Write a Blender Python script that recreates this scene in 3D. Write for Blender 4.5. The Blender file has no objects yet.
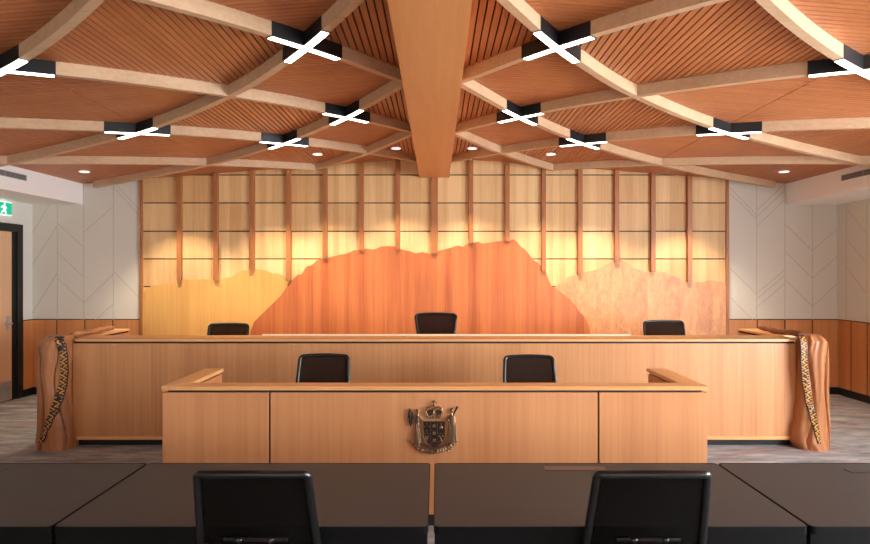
import bpy, bmesh, math, random
from mathutils import Vector, Matrix
random.seed(7)
S = bpy.context.scene
C = S.collection
PI = math.pi

# ------------------------------------------------------------------ camera, world, light, exposure
EYE = 1.65
cam_d = bpy.data.cameras.new('camera'); cam = bpy.data.objects.new('camera', cam_d); C.objects.link(cam)
cam.location = (0, 0, EYE); cam.rotation_euler = (PI/2, 0, 0)
cam_d.sensor_width = 36; cam_d.lens = 36*600/870
cam_d.shift_x = -2/870; cam_d.shift_y = 1/870; cam_d.clip_start = 0.05
S.camera = cam
S.view_settings.view_transform = 'Standard'; S.view_settings.look = 'None'
S.view_settings.gamma = 1; S.view_settings.use_curve_mapping = False
S.view_settings.exposure = 0.27
S.cycles.use_denoising = True
S.cycles.max_bounces = 8; S.cycles.diffuse_bounces = 5; S.cycles.sample_clamp_indirect = 6
w = bpy.data.worlds.new('sky'); S.world = w; w.use_nodes = True
w.node_tree.nodes['Background'].inputs[0].default_value = (0.75, 0.86, 1, 1)
w.node_tree.nodes['Background'].inputs[1].default_value = 1.0

LED = 8.0            # radiance of the linear lamps
def area(name, loc, rot, sx, sy, e, col):
    l = bpy.data.lights.new(name, 'AREA'); l.shape = 'RECTANGLE'; l.size = sx; l.size_y = sy
    l.energy = e; l.color = col
    o = bpy.data.objects.new(name, l); C.objects.link(o); o.location = loc; o.rotation_euler = rot
    return o
# daylight through the right window, added fill through the rear one (outside the glass)
area('window_daylight', (5.66, 1.2, 1.62), (0, PI/2, 0), 1.7, 5.2, 1000, (0.86, 0.93, 1.0))
area('window_daylight', (-0.2, -3.2, 1.62), (-PI/2, 0, PI), 7.0, 1.7, 85, (1.0, 0.93, 0.84))  # warm fill lamp added behind the unseen rear window
def spot(x, y, z, e, cone, col, blend=.45, r=.03, tilt=0.0):
    l = bpy.data.lights.new('downlight_beam', 'SPOT'); l.energy = e; l.spot_size = math.radians(cone)
    l.spot_blend = blend; l.shadow_soft_size = r; l.color = col
    o = bpy.data.objects.new('downlight_beam', l); C.objects.link(o); o.location = (x, y, z)
    o.rotation_euler = (tilt, 0, 0)
    return o

# ------------------------------------------------------------------ helpers
def lin(c):
    f = lambda v: v/12.92 if v <= .04045 else ((v+.055)/1.055)**2.4
    return tuple(f(v/255) for v in c) + (1,)
def W(px, py, d):                      # a measured direction turned into a point at distance d
    return ((px-437)/600*d, d, EYE+(273-py)/600*d)
def mat_new(name):
    m = bpy.data.materials.new(name); m.use_nodes = True
    return m, m.node_tree, m.node_tree.nodes['Principled BSDF']
def plain(name, col, rough=.6, metal=0, spec=.5, noise=0, nscale=20, bump=0, bscale=200):
    m, nt, b = mat_new(name); b.inputs['Base Color'].default_value = lin(col)
    b.inputs['Roughness'].default_value = rough; b.inputs['Metallic'].default_value = metal
    b.inputs['Specular IOR Level'].default_value = spec
    tc = nt.nodes.new('ShaderNodeTexCoord')
    if noise:
        n = nt.nodes.new('ShaderNodeTexNoise'); n.inputs['Scale'].default_value = nscale; n.inputs['Detail'].default_value = 4
        nt.links.new(tc.outputs['Object'], n.inputs['Vector'])
        r = nt.nodes.new('ShaderNodeMapRange'); r.inputs['To Min'].default_value = 1-noise; r.inputs['To Max'].default_value = 1+noise
        nt.links.new(n.outputs['Fac'], r.inputs['Value'])
        h = nt.nodes.new('ShaderNodeHueSaturation'); h.inputs['Color'].default_value = lin(col)
        nt.links.new(r.outputs[0], h.inputs['Value']); nt.links.new(h.outputs[0], b.inputs['Base Color'])
    if bump:
        n = nt.nodes.new('ShaderNodeTexNoise'); n.inputs['Scale'].default_value = bscale
        nt.links.new(tc.outputs['Object'], n.inputs['Vector'])
        bp = nt.nodes.new('ShaderNodeBump'); bp.inputs['Strength'].default_value = bump; bp.inputs['Distance'].default_value = .002
        nt.links.new(n.outputs['Fac'], bp.inputs['Height']); nt.links.new(bp.outputs[0], b.inputs['Normal'])
    return m
def wood(name, c1, c2, axis='z', rough=.42, fine=60, leaf=None, island=0.0, blotch=.35, stretch=40, spec=.4, warp=0.0, coat=0):
    """two wood tones in grain running along axis; leaf=(axis, width, amount) is a veneer leaf rhythm"""
    m, nt, b = mat_new(name); N, L = nt.nodes, nt.links
    tc = N.new('ShaderNodeTexCoord')
    def mapped(sc):
        mp = N.new('ShaderNodeMapping'); L.new(tc.outputs['Object'], mp.inputs['Vector'])
        s = [sc, sc, sc]; s['xyz'.index(axis)] = sc/stretch; mp.inputs['Scale'].default_value = s
        return mp
    m1 = mapped(fine); n1 = N.new('ShaderNodeTexNoise'); n1.inputs['Scale'].default_value = 1; n1.inputs['Detail'].default_value = 5
    n1.inputs['Roughness'].default_value = .65; n1.inputs['Distortion'].default_value = warp; L.new(m1.outputs[0], n1.inputs['Vector'])
    m2 = mapped(fine/8); n2 = N.new('ShaderNodeTexNoise'); n2.inputs['Scale'].default_value = 1; n2.inputs['Detail'].default_value = 3
    n2.inputs['Distortion'].default_value = .6+warp; L.new(m2.outputs[0], n2.inputs['Vector'])
    mx = N.new('ShaderNodeMix'); mx.inputs[0].default_value = blotch+.15
    L.new(n1.outputs['Fac'], mx.inputs[2]); L.new(n2.outputs['Fac'], mx.inputs[3])
    val = mx.outputs[0]
    if island:
        g = N.new('ShaderNodeNewGeometry'); a = N.new('ShaderNodeMath'); a.operation = 'MULTIPLY_ADD'
        L.new(g.outputs['Random Per Island'], a.inputs[0]); a.inputs[1].default_value = island; a.inputs[2].default_value = -island/2
        ad = N.new('ShaderNodeMath'); L.new(val, ad.inputs[0]); L.new(a.outputs[0], ad.inputs[1]); val = ad.outputs[0]
    if leaf:
        sp = N.new('ShaderNodeSeparateXYZ'); L.new(tc.outputs['Object'], sp.inputs[0])
        dv = N.new('ShaderNodeMath'); dv.operation = 'DIVIDE'; L.new(sp.outputs['xyz'.index(leaf[0])], dv.inputs[0]); dv.inputs[1].default_value = leaf[1]
        fl = N.new('ShaderNodeMath'); fl.operation = 'FLOOR'; L.new(dv.outputs[0], fl.inputs[0])
        wn = N.new('ShaderNodeTexWhiteNoise'); wn.noise_dimensions = '1D'; L.new(fl.outputs[0], wn.inputs['W'])
        a = N.new('ShaderNodeMath'); a.operation = 'MULTIPLY_ADD'; L.new(wn.outputs['Value'], a.inputs[0]); a.inputs[1].default_value = leaf[2]; a.inputs[2].default_value = -leaf[2]/2
        ad = N.new('ShaderNodeMath'); L.new(val, ad.inputs[0]); L.new(a.outputs[0], ad.inputs[1]); val = ad.outputs[0]
    cr = N.new('ShaderNodeValToRGB'); L.new(val, cr.inputs[0])
    cr.color_ramp.elements[0].position = .3; cr.color_ramp.elements[0].color = lin(c2)
    cr.color_ramp.elements[1].position = .68; cr.color_ramp.elements[1].color = lin(c1)
    L.new(cr.outputs[0], b.inputs['Base Color'])
    b.inputs['Roughness'].default_value = rough; b.inputs['Specular IOR Level'].default_value = spec
    b.inputs['Coat Weight'].default_value = coat; b.inputs['Coat Roughness'].default_value = .15
    bp = N.new('ShaderNodeBump'); bp.inputs['Strength'].default_value = .08; bp.inputs['Distance'].default_value = .001
    L.new(n1.outputs['Fac'], bp.inputs['Height']); L.new(bp.outputs[0], b.inputs['Normal'])
    return m

class MB:
    def __init__(s): s.v = []; s.f = []
    def quad_strip(s, rows, closed=False, caps=False):
        n = len(rows[0]); b = len(s.v)
        for r in rows: s.v += [tuple(p) for p in r]
        for i in range(len(rows)-1):
            for j in range(n if closed else n-1):
                k = (j+1) % n
                s.f.append((b+i*n+j, b+i*n+k, b+(i+1)*n+k, b+(i+1)*n+j))
        if caps:
            s.f.append(tuple(b+j for j in range(n))[::-1]); e = b+(len(rows)-1)*n
            s.f.append(tuple(e+j for j in range(n)))
    def box(s, x0, x1, y0, y1, z0, z1):
        b = len(s.v)
        s.v += [(x0,y0,z0),(x1,y0,z0),(x1,y1,z0),(x0,y1,z0),(x0,y0,z1),(x1,y0,z1),(x1,y1,z1),(x0,y1,z1)]
        for f in ((0,3,2,1),(4,5,6,7),(0,1,5,4),(1,2,6,5),(2,3,7,6),(3,0,4,7)): s.f.append(tuple(b+i for i in f))
    def prism(s, pts, z0, z1, to=lambda x, y, z: (x, y, z)):      # polygon in (x,y) raised from z0 to z1
        b = len(s.v); n = len(pts)
        s.v += [to(x, y, z0) for x, y in pts] + [to(x, y, z1) for x, y in pts]
        s.f.append(tuple(b+i for i in range(n))[::-1]); s.f.append(tuple(b+n+i for i in range(n)))
        for i in range(n):
            j = (i+1) % n; s.f.append((b+i, b+j, b+n+j, b+n+i))
    def tube(s, pts, r, n=10, closed=False, caps=True):
        pts = [Vector(p) for p in pts]; rows = []; N = len(pts)
        up = Vector((0.13, 0.21, 1)).normalized(); u = None
        for i, p in enumerate(pts):
            a = pts[(i-1) % N] if closed or i > 0 else p
            c = pts[(i+1) % N] if closed or i < N-1 else p
            t = (c-a).normalized()
            if u is None: u = t.cross(up if abs(t.dot(up)) < .95 else Vector((1, 0, 0))).normalized()
            u = (u - t*u.dot(t)).normalized(); v = t.cross(u)
            rr = r[i] if isinstance(r, (list, tuple)) else r
            rows.append([p+u*(math.cos(q*2*PI/n)*rr)+v*(math.sin(q*2*PI/n)*rr) for q in range(n)])
        if closed: rows.append(rows[0])
        s.quad_strip(rows, True, caps and not closed)
    def ball(s, c, rx, ry, rz, n=12, m=8):
        rows = [[(c[0]+rx*math.sin(t)*math.cos(q*2*PI/n), c[1]+ry*math.sin(t)*math.sin(q*2*PI/n), c[2]+rz*math.cos(t)) for q in range(n)]
                for t in [PI*(i+.02)/(m+.04) for i in range(m+1)]]
        s.quad_strip(rows, True, True)
    def lathe(s, c, prof, n=24):
        s.quad_strip([[(c[0]+r*math.cos(q*2*PI/n), c[1]+r*math.sin(q*2*PI/n), c[2]+z) for q in range(n)] for r, z in prof], True, True)
    def build(s, name, m, parent=None, smooth=False, bevel=0, seg=2):
        me = bpy.data.meshes.new(name); me.from_pydata(s.v, [], s.f)
        bm = bmesh.new(); bm.from_mesh(me)
        bmesh.ops.recalc_face_normals(bm, faces=bm.faces)
        if bevel: bmesh.ops.bevel(bm, geom=[e for e in bm.edges if len(e.link_faces) == 2 and e.calc_face_angle(0) > .5], offset=bevel, segments=seg, affect='EDGES', clamp_overlap=True)
        bm.to_mesh(me); bm.free()
        if smooth:
            for p in me.polygons: p.use_smooth = True
            try: me.set_sharp_from_angle(angle=math.radians(42))
            except Exception: pass
        me.materials.append(m)
        o = bpy.data.objects.new(name, me); C.objects.link(o)
        if parent: o.parent = parent
        return o
def part(name, mb, m, parent, **k):                    # mb in world space under a parent that sits somewhere
    o = mb.build(name, m, None, **k); o.parent = parent
    o.matrix_parent_inverse = parent.matrix_basis.inverted()
    return o
def tag(o, label, cat, group=None):
    o['label'] = label; o['category'] = cat
    if group: o['group'] = group
    return o
def thing(name, label, cat, loc, group=None, rz=0):
    o = bpy.data.objects.new(name, None); C.objects.link(o); o.location = loc; o.rotation_euler = (0, 0, rz)
    o.empty_display_size = .1
    return tag(o, label, cat, group)
def struct(name, mb, m, parent=None, **k):
    o = mb.build(name, m, parent, **k)
    if not parent: o['kind'] = 'structure'
    return o

# ------------------------------------------------------------------ materials
M = {}
M['slat'] = wood('ceiling_slat_timber', (188,116,68), (168,98,56), 'y', fine=12, stretch=2, island=.22, rough=.4, blotch=.3)
M['backing'] = plain('ceiling_shadow_gap_felt', (9,6,5), .9)
M['rib'] = wood('pale_laminated_rib', (212,178,142), (188,150,114), 'x', fine=40, stretch=20, rough=.5, blotch=.3)
M['beam'] = wood('honey_beam_veneer', (216,152,94), (194,128,74), 'y', fine=26, stretch=14, rough=.45, blotch=.5, leaf=('x', .1, .12))
M['panel'] = wood('honey_panel_veneer', (234,196,142), (204,156,102), 'z', fine=45, stretch=22, island=.2, rough=.5, blotch=.45, leaf=('x', .083, .18))
M['batten'] = wood('red_brown_batten', (168,106,60), (126,74,40), 'z', fine=50, island=.4)
M['mount_yellow'] = wood('golden_mountain_veneer', (222,170,98), (204,148,78), 'z', fine=60, leaf=('x', .12, .08), blotch=.3)
M['mount_orange'] = wood('orange_mountain_veneer', (200,118,68), (160,82,44), 'z', fine=70, leaf=('x', .105, .16), blotch=.4)
M['mount_burl'] = wood('burl_mountain_veneer', (230,170,118), (176,104,62), 'z', fine=60, stretch=3.0, blotch=.25, leaf=('x', .22, .12), warp=1.0)
M['bench'] = wood('bench_front_veneer', (208,150,100), (180,120,74), 'z', fine=42, leaf=('x', .16, .14), blotch=.35)
M['bench2'] = wood('front_desk_veneer', (212,150,100), (188,124,78), 'z', fine=42, leaf=('x', .3, .14), blotch=.4)
M['cap'] = wood('bench_cap_timber', (234,180,120), (212,150,92), 'x', fine=42, stretch=30, rough=.38)
M['capy'] = wood('bench_return_cap_timber', (234,180,120), (212,150,92), 'y', fine=42, stretch=30, rough=.38)
M['wains'] = wood('wainscot_veneer', (208,142,88), (184,116,66), 'z', fine=40, leaf=('x', .2, .14), blotch=.4)
M['door'] = wood('door_veneer', (232,190,150), (214,168,128), 'z', fine=40)
M['carved'] = wood('oiled_carved_timber', (182,120,74), (126,76,42), 'z', fine=22, stretch=9, rough=.42, warp=1.2, coat=.1)
M['rod'] = wood('dark_carved_rod', (150,88,52), (98,52,28), 'y', fine=40, stretch=8, rough=.35, coat=.2)
M['black'] = plain('black_shadow_gap', (14,13,13), .7)
M['frame_black'] = plain('black_door_frame_paint', (24,23,23), .45)
M['steel_black'] = plain('black_steel_sleeve', (22,23,26), .4)
M['white'] = plain('white_plaster', (246,245,243), .75, noise=.015, nscale=3)
M['wallpaint'] = plain('off_white_paint', (222,220,212), .75, noise=.01, nscale=3)
M['acoustic'] = plain('pale_grey_acoustic_panel', (214,206,192), .9, noise=.03, nscale=60, bump=.3)
M['groove'] = plain('acoustic_panel_groove', (184,175,162), .9)
M['kick'] = plain('black_skirting', (16,15,16), .5)
M['desk'] = plain('dark_grey_brown_laminate', (66,62,59), .48, noise=.03, nscale=120, spec=.2)
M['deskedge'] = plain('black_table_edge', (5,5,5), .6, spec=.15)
M['plastic'] = plain('black_chair_plastic', (7,8,9), .3)
M['fabric'] = plain('black_seat_fabric', (20,19,20), .9, bump=.4, bscale=400)
M['chrome'] = plain('brushed_metal', (190,190,192), .35, metal=.6)
M['bronze'] = plain('aged_bronze', (140,108,80), .3, metal=.75, noise=.3, nscale=60, bump=.5, bscale=160)
M['bronze_dark'] = plain('dark_bronze', (64,52,44), .35, metal=.7, noise=.3, nscale=80)
M['grille'] = plain('grey_vent_grille', (150,150,152), .5)
M['vent_dark'] = plain('vent_shadow', (70,70,72), .8)
M['yellow'] = plain('yellow_inlay', (198,140,52), .5)
M['purple'] = plain('dark_inlay', (40,26,30), .5)
M['paper'] = plain('pale_upstand_laminate', (240,226,196), .5)  # pale colour stands in for strong light on the cap's back edge
M['green'] = plain('exit_sign_green', (0,168,130), .4)
b = M['green'].node_tree.nodes['Principled BSDF']; b.inputs['Emission Color'].default_value = lin((0,178,138)); b.inputs['Emission Strength'].default_value = .55
M['signwhite'] = plain('exit_sign_white', (245,250,248), .4)
b = M['signwhite'].node_tree.nodes['Principled BSDF']; b.inputs['Emission Color'].default_value = (1,1,1,1); b.inputs['Emission Strength'].default_value = .6
def emitter(name, col, st):
    m, nt, b = mat_new(name); nt.nodes.remove(b)
    e = nt.nodes.new('ShaderNodeEmission'); e.inputs[0].default_value = col; e.inputs[1].default_value = st
    nt.links.new(e.outputs[0], nt.nodes['Material Output'].inputs[0]); return m
M['led'] = emitter('linear_lamp_diffuser', (1, .87, .71, 1), LED)
M['spotface'] = emitter('downlight_lens', (1, .9, .78, 1), .9)
# chair mesh: half open weave
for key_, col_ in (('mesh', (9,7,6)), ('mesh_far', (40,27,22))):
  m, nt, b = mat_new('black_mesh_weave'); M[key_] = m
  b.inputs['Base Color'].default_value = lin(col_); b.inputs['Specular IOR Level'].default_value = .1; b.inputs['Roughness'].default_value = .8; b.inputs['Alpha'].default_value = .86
# glass
m, nt, b = mat_new('window_glass'); M['glass'] = m
b.inputs['Transmission Weight'].default_value = 1; b.inputs['Roughness'].default_value = 0; b.inputs['IOR'].default_value = 1.02; b.inputs['Alpha'].default_value = .25
# carpet
m, nt, b = mat_new('streaked_grey_carpet'); M['carpet'] = m; N, L = nt.nodes, nt.links
tc = N.new('ShaderNodeTexCoord')
def noise_map(scale, rot, seed):
    mp = N.new('ShaderNodeMapping'); mp.inputs['Scale'].default_value = (scale[0]*1.6, scale[1], 1); mp.inputs['Rotation'].default_value = (0, 0, rot); mp.inputs['Location'].default_value = (seed, seed, 0)
    L.new(tc.outputs['Object'], mp.inputs['Vector'])
    n = N.new('ShaderNodeTexNoise'); n.inputs['Scale'].default_value = 1; n.inputs['Detail'].default_value = 5; n.inputs['Roughness'].default_value = .7
    L.new(mp.outputs[0], n.inputs['Vector']); return n.outputs['Fac']
def ramp(fac, stops):
    r = N.new('ShaderNodeValToRGB'); e = r.color_ramp.elements
    while len(e) < len(stops): e.new(.5)
    for i, (p, c) in enumerate(stops): e[i].position = p; e[i].color = lin(c)
    L.new(fac, r.inputs[0]); return r.outputs[0]
base = ramp(noise_map((1.4, 8, 1), .6, 3), [(.3, (100,98,98)), (.5, (146,143,141)), (.7, (182,180,178))])
red = ramp(noise_map((1.1, 11, 1), .75, 9), [(.55, (0,0,0)), (.62, (255,255,255))])
blue = ramp(noise_map((1.1, 10, 1), -.35, 19), [(.55, (0,0,0)), (.66, (255,255,255))])
def mixc(f, a, col, k):
    mu = N.new('ShaderNodeMath'); mu.operation = 'MULTIPLY'; mu.inputs[1].default_value = k; L.new(f, mu.inputs[0])
    x = N.new('ShaderNodeMix'); x.data_type = 'RGBA'; L.new(mu.outputs[0], x.inputs[0]); L.new(a, x.inputs[6]); x.inputs[7].default_value = lin(col); return x.outputs[2]
c = mixc(red, base, (160,84,72), .6); c = mixc(blue, c, (96,120,128), .55)
L.new(c, b.inputs['Base Color']); b.inputs['Roughness'].default_value = .95
n = N.new('ShaderNodeTexNoise'); n.inputs['Scale'].default_value = 260; L.new(tc.outputs['Object'], n.inputs['Vector'])
bp = N.new('ShaderNodeBump'); bp.inputs['Strength'].default_value = .5; bp.inputs['Distance'].default_value = .004; L.new(n.outputs['Fac'], bp.inputs['Height']); L.new(bp.outputs[0], b.inputs['Normal'])

# ------------------------------------------------------------------ room
XL, XR, YB, YF = -5.51, 5.47, 8.17, -3.0
CX = -.035
WT = 1.012       # wainscot top
q = MB(); q.box(XL-.2, XR+.2, YF-.2, YB+.2, -.12, 0); struct('floor', q, M['carpet'])
q = MB(); q.box(XL-.2, XR+.2, YB+.03, YB+.2, 0, 3.6); struct('wall_back', q, M['wallpaint'])
# rear wall (behind the camera) with an opening added for the fill light
q = MB(); wy0, wy1 = YF-.2, YF
q.box(XL-.2, XR+.2, wy0, wy1, 0, .75); q.box(XL-.2, XR+.2, wy0, wy1, 2.5, 3.6)
q.box(XL-.2, -3.8, wy0, wy1, .75, 2.5); q.box(3.4, XR+.2, wy0, wy1, .75, 2.5)
struct('wall_front', q, M['wallpaint'])
q = MB()
q.box(XR, XR+.2, YF, -1.5, 0, 3.6); q.box(XR, XR+.2, 3.9, YB+.03, 0, 3.6)
q.box(XR, XR+.2, -1.5, 3.9, 0, .75); q.box(XR, XR+.2, -1.5, 3.9, 2.5, 3.6)
struct('wall_right', q, M['wallpaint'])
def window(n, x0, x1, y0, y1):
    alongx = (x1-x0) > (y1-y0)
    q = MB(); k = 5; t = .05
    q.box(x0, x1, y0, y1, .75, .8); q.box(x0, x1, y0, y1, 2.45, 2.5)
    for i in range(k+1):
        f = i/k
        if alongx: c = x0+(x1-x0-t)*f; q.box(c, c+t, y0, y1, .8, 2.45)
        else: c = y0+(y1-y0-t)*f; q.box(x0, x1, c, c+t, .8, 2.45)
    fr = struct('window_%d' % n, q, M['frame_black'])
    g = MB()
    if alongx: ym = (y0+y1)/2; g.box(x0+.01, x1-.01, ym-.003, ym+.003, .79, 2.46)
    else: xm = (x0+x1)/2; g.box(xm-.003, xm+.003, y0+.01, y1-.01, .79, 2.46)
    g.build('pane', M['glass'], fr)
window(1, XR+.05, XR+.11, -1.5, 3.9)
window(2, -3.8, 3.4, YF-.12, YF-.06)  # unseen rear window, added for fill
# left wall with the doorway
DY0, DY1, DH = 6.75, 7.97, 2.29
q = MB()
q.box(XL-.2, XL, YF, DY0, 0, 3.6); q.box(XL-.2, XL, DY1, YB+.03, 0, 3.6); q.box(XL-.2, XL, DY0, DY1, DH, 3.6)
struct('wall_left', q, M['wallpaint'])
# door: frame, leaf, lever
q = MB()
jt = .10
q.box(XL-.2, XL+.012, DY1-jt, DY1, 0, DH); q.box(XL-.2, XL+.012, DY0, DY0+jt, 0, DH); q.box(XL-.2, XL+.012, DY0+jt, DY1-jt, DH-.10, DH)
d1 = struct('door_1', q, M['frame_black'])
q = MB(); q.box(XL-.07, XL-.02, DY0+jt+.004, DY1-jt-.068, .012, DH-.104); leaf = q.build('door_leaf', M['door'], d1, bevel=.002)
q = MB(); q.box(XL-.07, XL-.012, DY1-jt-.064, DY1-jt-.001, .0, DH-.101); q.build('door_stop', M['frame_black'], d1)
q = MB(); q.box(XL-.0195, XL-.017, DY0+jt+.01, DY1-jt-.09, .03, .26); q.build('kick_plate', M['chrome'], leaf)
q = MB(); q.box(XL-.0195, XL-.010, DY1-jt-.165, DY1-jt-.115, .92, 1.1); q.tube([(XL-.015, DY1-.24, 1.0), (XL+.04, DY1-.24, 1.0), (XL+.04, DY1-.37, 1.0)], .009); q.build('door_handle', M['chrome'], leaf, smooth=True)
q = MB(); q.box(XL-.3, XL-.2, DY0-.1, DY1+.1, 0, DH+.1); struct('wall_outer', q, M['wallpaint'])
# exit sign on the left wall
t = thing('exit_sign', 'green and white running man exit sign over the door', 'sign', (XL+.02, 7.550, 2.39))
q = MB(); q.box(XL+.001, XL+.03, 7.350, 7.740, 2.385, 2.555); part('sign_case', q, M['signwhite'], t, bevel=.004)
q = MB(); q.box(XL+.03, XL+.034, 7.360, 7.730, 2.395, 2.545); part('green_face', q, M['green'], t)
def sx(pts):     # polygon on the sign face, (y, z) metres
    q = MB(); q.prism(pts, XL+.034, XL+.037, lambda a, c, h: (h, a, c)); return q
q = MB()
q.ball((XL+.037, 7.595, 2.523), .003, .014, .014)
for P in ([(7.560,2.50),(7.605,2.505),(7.615,2.45),(7.580,2.45)], [(7.585,2.455),(7.615,2.455),(7.630,2.41),(7.615,2.402),(7.595,2.43)],
          [(7.580,2.455),(7.602,2.455),(7.580,2.425),(7.540,2.405),(7.535,2.42)], [(7.600,2.505),(7.635,2.48),(7.630,2.47),(7.598,2.488)], [(7.570,2.50),(7.545,2.47),(7.530,2.478),(7.562,2.508)]):
    q.prism(P, XL+.034, XL+.037, lambda a, c, h: (h, a, c))
part('running_man', q, M['signwhite'], t)
q = MB(); q.prism([(7.390,2.47),(7.430,2.51),(7.430,2.482),(7.500,2.482),(7.500,2.458),(7.430,2.458),(7.430,2.43)], XL+.034, XL+.037, lambda a, c, h: (h, a, c)); part('arrow', q, M['signwhite'], t)

# pale acoustic panels, wainscot and skirting on the back wall and the right wall
FWL, FWR = CX-3.995, CX+3.995
q = MB()
q.box(XL, FWL, YB, YB+.03, WT+.012, 3.3); q.box(FWR, XR, YB, YB+.03, WT+.012, 3.3)
struct('trim_1', q, M['acoustic'])
q = MB(); q.box(XR-.02, XR, 5.9, YB-.001, WT+.012, 2.583); q.box(XR-.02, XR, YF, -.7, WT+.012, 2.583); struct('trim_2', q, M['acoustic'])
q = MB()
def groove(a, c, ox, oy, s, wall='b'):
    P = []
    for (u, v) in (a, c):
        px, py = ox+u/s, oy+v/s
        if wall == 'b': X, Y, Z = W(px, py, YB); P.append(Vector((X, YB-.0012, Z)))
        else: d = (XR-.02)*600/(px-437); P.append(Vector((XR-.0212, d, EYE+(273-py)/600*d)))
    t = (P[1]-P[0]).normalized(); n = t.cross(Vector((0,1,0)) if wall == 'b' else Vector((1,0,0))).normalized()*.004
    dn = Vector((0,.001,0)) if wall == 'b' else Vector((.001,0,0))
    q.quad_strip([[P[0]-n, P[0]+n, P[0]+n+dn, P[0]-n+dn], [P[1]-n, P[1]+n, P[1]+n+dn, P[1]-n+dn]], True, True)
sL = 3.625
for a, c in (((117,-20),(117,507)),((213,-20),(213,507)),((320,-20),(320,507)),
             ((25,195),(88,90)),((25,310),(117,165)),((25,485),(117,337)),((117,155),(213,245)),((117,262),(213,352)),((117,355),(213,445)),
             ((213,190),(320,95)),((213,445),(320,342)),((255,507),(320,450)),((320,25),(412,125)),((320,5),(412,105)),((320,330),(412,425))):
    groove(a, c, 25, 180, sL)
for a, c in (((133,-20),(133,507)),((235,-20),(235,507)),((335,-20),(335,507)),
             ((36,28),(133,128)),((36,48),(133,142)),((133,110),(235,12)),((133,135),(235,37)),((133,168),(235,72)),((36,320),(133,414)),((36,425),(118,507)),
             ((133,412),(235,325)),((133,432),(235,345)),((133,462),(235,375)),((235,160),(335,257)),((235,257),(335,357)),((235,360),(335,459)),
             ((335,257),(430,172)),((335,357),(430,272)),((335,459),(430,372))):
    groove(a, c, 720, 180, 3.627)
for a, c in (((458,80),(458,507)),((533,80),(533,512)),((460,105),(533,195)),((460,320),(533,412)),((460,215),(533,303))):
    groove(a, c, 720, 180, 3.627, 'r')
struct('trim_3', q, M['groove'])
# wainscot panels with black shadow gaps
q = MB(); q.box(XL, FWL-.0, YB+.004, YB+.03, 0, WT+.012); q.box(FWR, XR, YB+.004, YB+.03, 0, WT+.012)
q.box(XR-.008, XR, 5.9, YB, 0, WT+.012); q.box(XL, XL+.008, DY1, YB, 0, WT+.012); q.box(XR-.008, XR, YF, YB, 0, .7)
struct('trim_4', q, M['black'])
q = MB()
def wx(a, c):  # wainscot panel on the back wall
    q.box(a+.009, c-.009, YB-.012, YB+.003, .1, WT)
for a, c in ((32,57),(57,85),(85,113),(113,141.5)): wx(W(a,0,YB)[0], W(c,0,YB)[0])
for a, c in ((727,757),(757,784.5),(784.5,812),(812,838.6)): wx(W(a,0,YB)[0], W(c,0,YB)[0])
ys = [YB-.014, 7.93-.03, 7.60, 7.22, 6.84, 6.46, 6.08]
for a, c in zip(ys[1:], ys[:-1]): q.box(XR-.022, XR-.008, a+.012, c-.012, .1, WT)
q.box(XL+.008, XL+.022, DY1+.004, YB-.014, .1, WT)
y = YF
while y < 5.5: q.box(XR-.022, XR-.008, y+.005, y+.375, .1, .7); y += .38
struct('trim_5', q, M['wains'], bevel=.0015, seg=1)
q = MB(); q.box(XL, FWL, YB-.01, YB+.003, 0, .095); q.box(FWR, XR, YB-.01, YB+.003, 0, .095); struct('baseboard_back', q, M['kick'])
q = MB(); q.box(XR-.02, XR-.008, YF, YB-.01, 0, .095); struct('baseboard_right', q, M['kick'])
q = MB(); q.box(XL+.008, XL+.02, DY1+.002, YB-.01, 0, .095); q.box(XL, XL+.012, YF, DY0-.002, 0, .095); struct('baseboard_left', q, M['kick'])

# ------------------------------------------------------------------ ceiling
PZ = EYE+1.49; SL = .075; DEP = .085; P = 1.68; D0 = 4.68
HB = 4.79       # half width to the bulkheads
kn = [(0,-.30),(.2,0),(.8,.84),(1.585,1.68),(2.72,2.52),(4.5,3.36),(4.9,3.50)]
def make_g():
    n = len(kn); xs = [k[0] for k in kn]; ys_ = [k[1] for k in kn]
    dl = [(ys_[i+1]-ys_[i])/(xs[i+1]-xs[i]) for i in range(n-1)]
    mm = [dl[0]]+[2*dl[i-1]*dl[i]/(dl[i-1]+dl[i]) for i in range(1, n-1)]+[dl[-1]]
    def g(x):
        x = max(0, min(4.9, x)); i = 0
        while i < n-2 and x > xs[i+1]: i += 1
        h = xs[i+1]-xs[i]; t = (x-xs[i])/h
        return ((2*t**3-3*t*t+1)*ys_[i]+(t**3-2*t*t+t)*h*mm[i]+(-2*t**3+3*t*t)*ys_[i+1]+(t**3-t*t)*h*mm[i+1])
    return g
g = make_g()
WY = lambda d: d-.05*max(0, 4.4-d)
IY = lambda y: y if y >= 4.4 else (y+.22)/1.05
def cell(x, y):
    d = IY(y)
    a = math.floor((d-g(x)-D0)/P); b_ = math.floor((d+g(x)-D0)/P); return b_-a
zs = lambda x: PZ+DEP-SL*x        # slat plane
YC0 = YF; YC1 = YB+.03
pitch = .047; wd = .0372; th = .012
cq = MB()
def slat_box(p0, p1, wid):        # in (x,d) local half-space, mirrored by sgn
    for sgn in (-1, 1):
        (xa, ya), (xb, yb) = p0, p1
        dx, dy = xb-xa, yb-ya; l = math.hypot(dx, dy); nx, ny = -dy/l*wid/2, dx/l*wid/2
        c4 = [(xa-nx, ya-ny), (xb-nx, yb-ny), (xb+nx, yb+ny), (xa+nx, ya+ny)]
        b_ = len(cq.v)
        for zo in (0, th):
            for x, y in c4: cq.v.append((CX+sgn*x, y, zs(x)+zo))
        for f in ((0,1,2,3),(4,7,6,5),(0,4,5,1),(1,5,6,2),(2,6,7,3),(3,7,4,0)): cq.f.append(tuple(b_+i for i in f))
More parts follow.
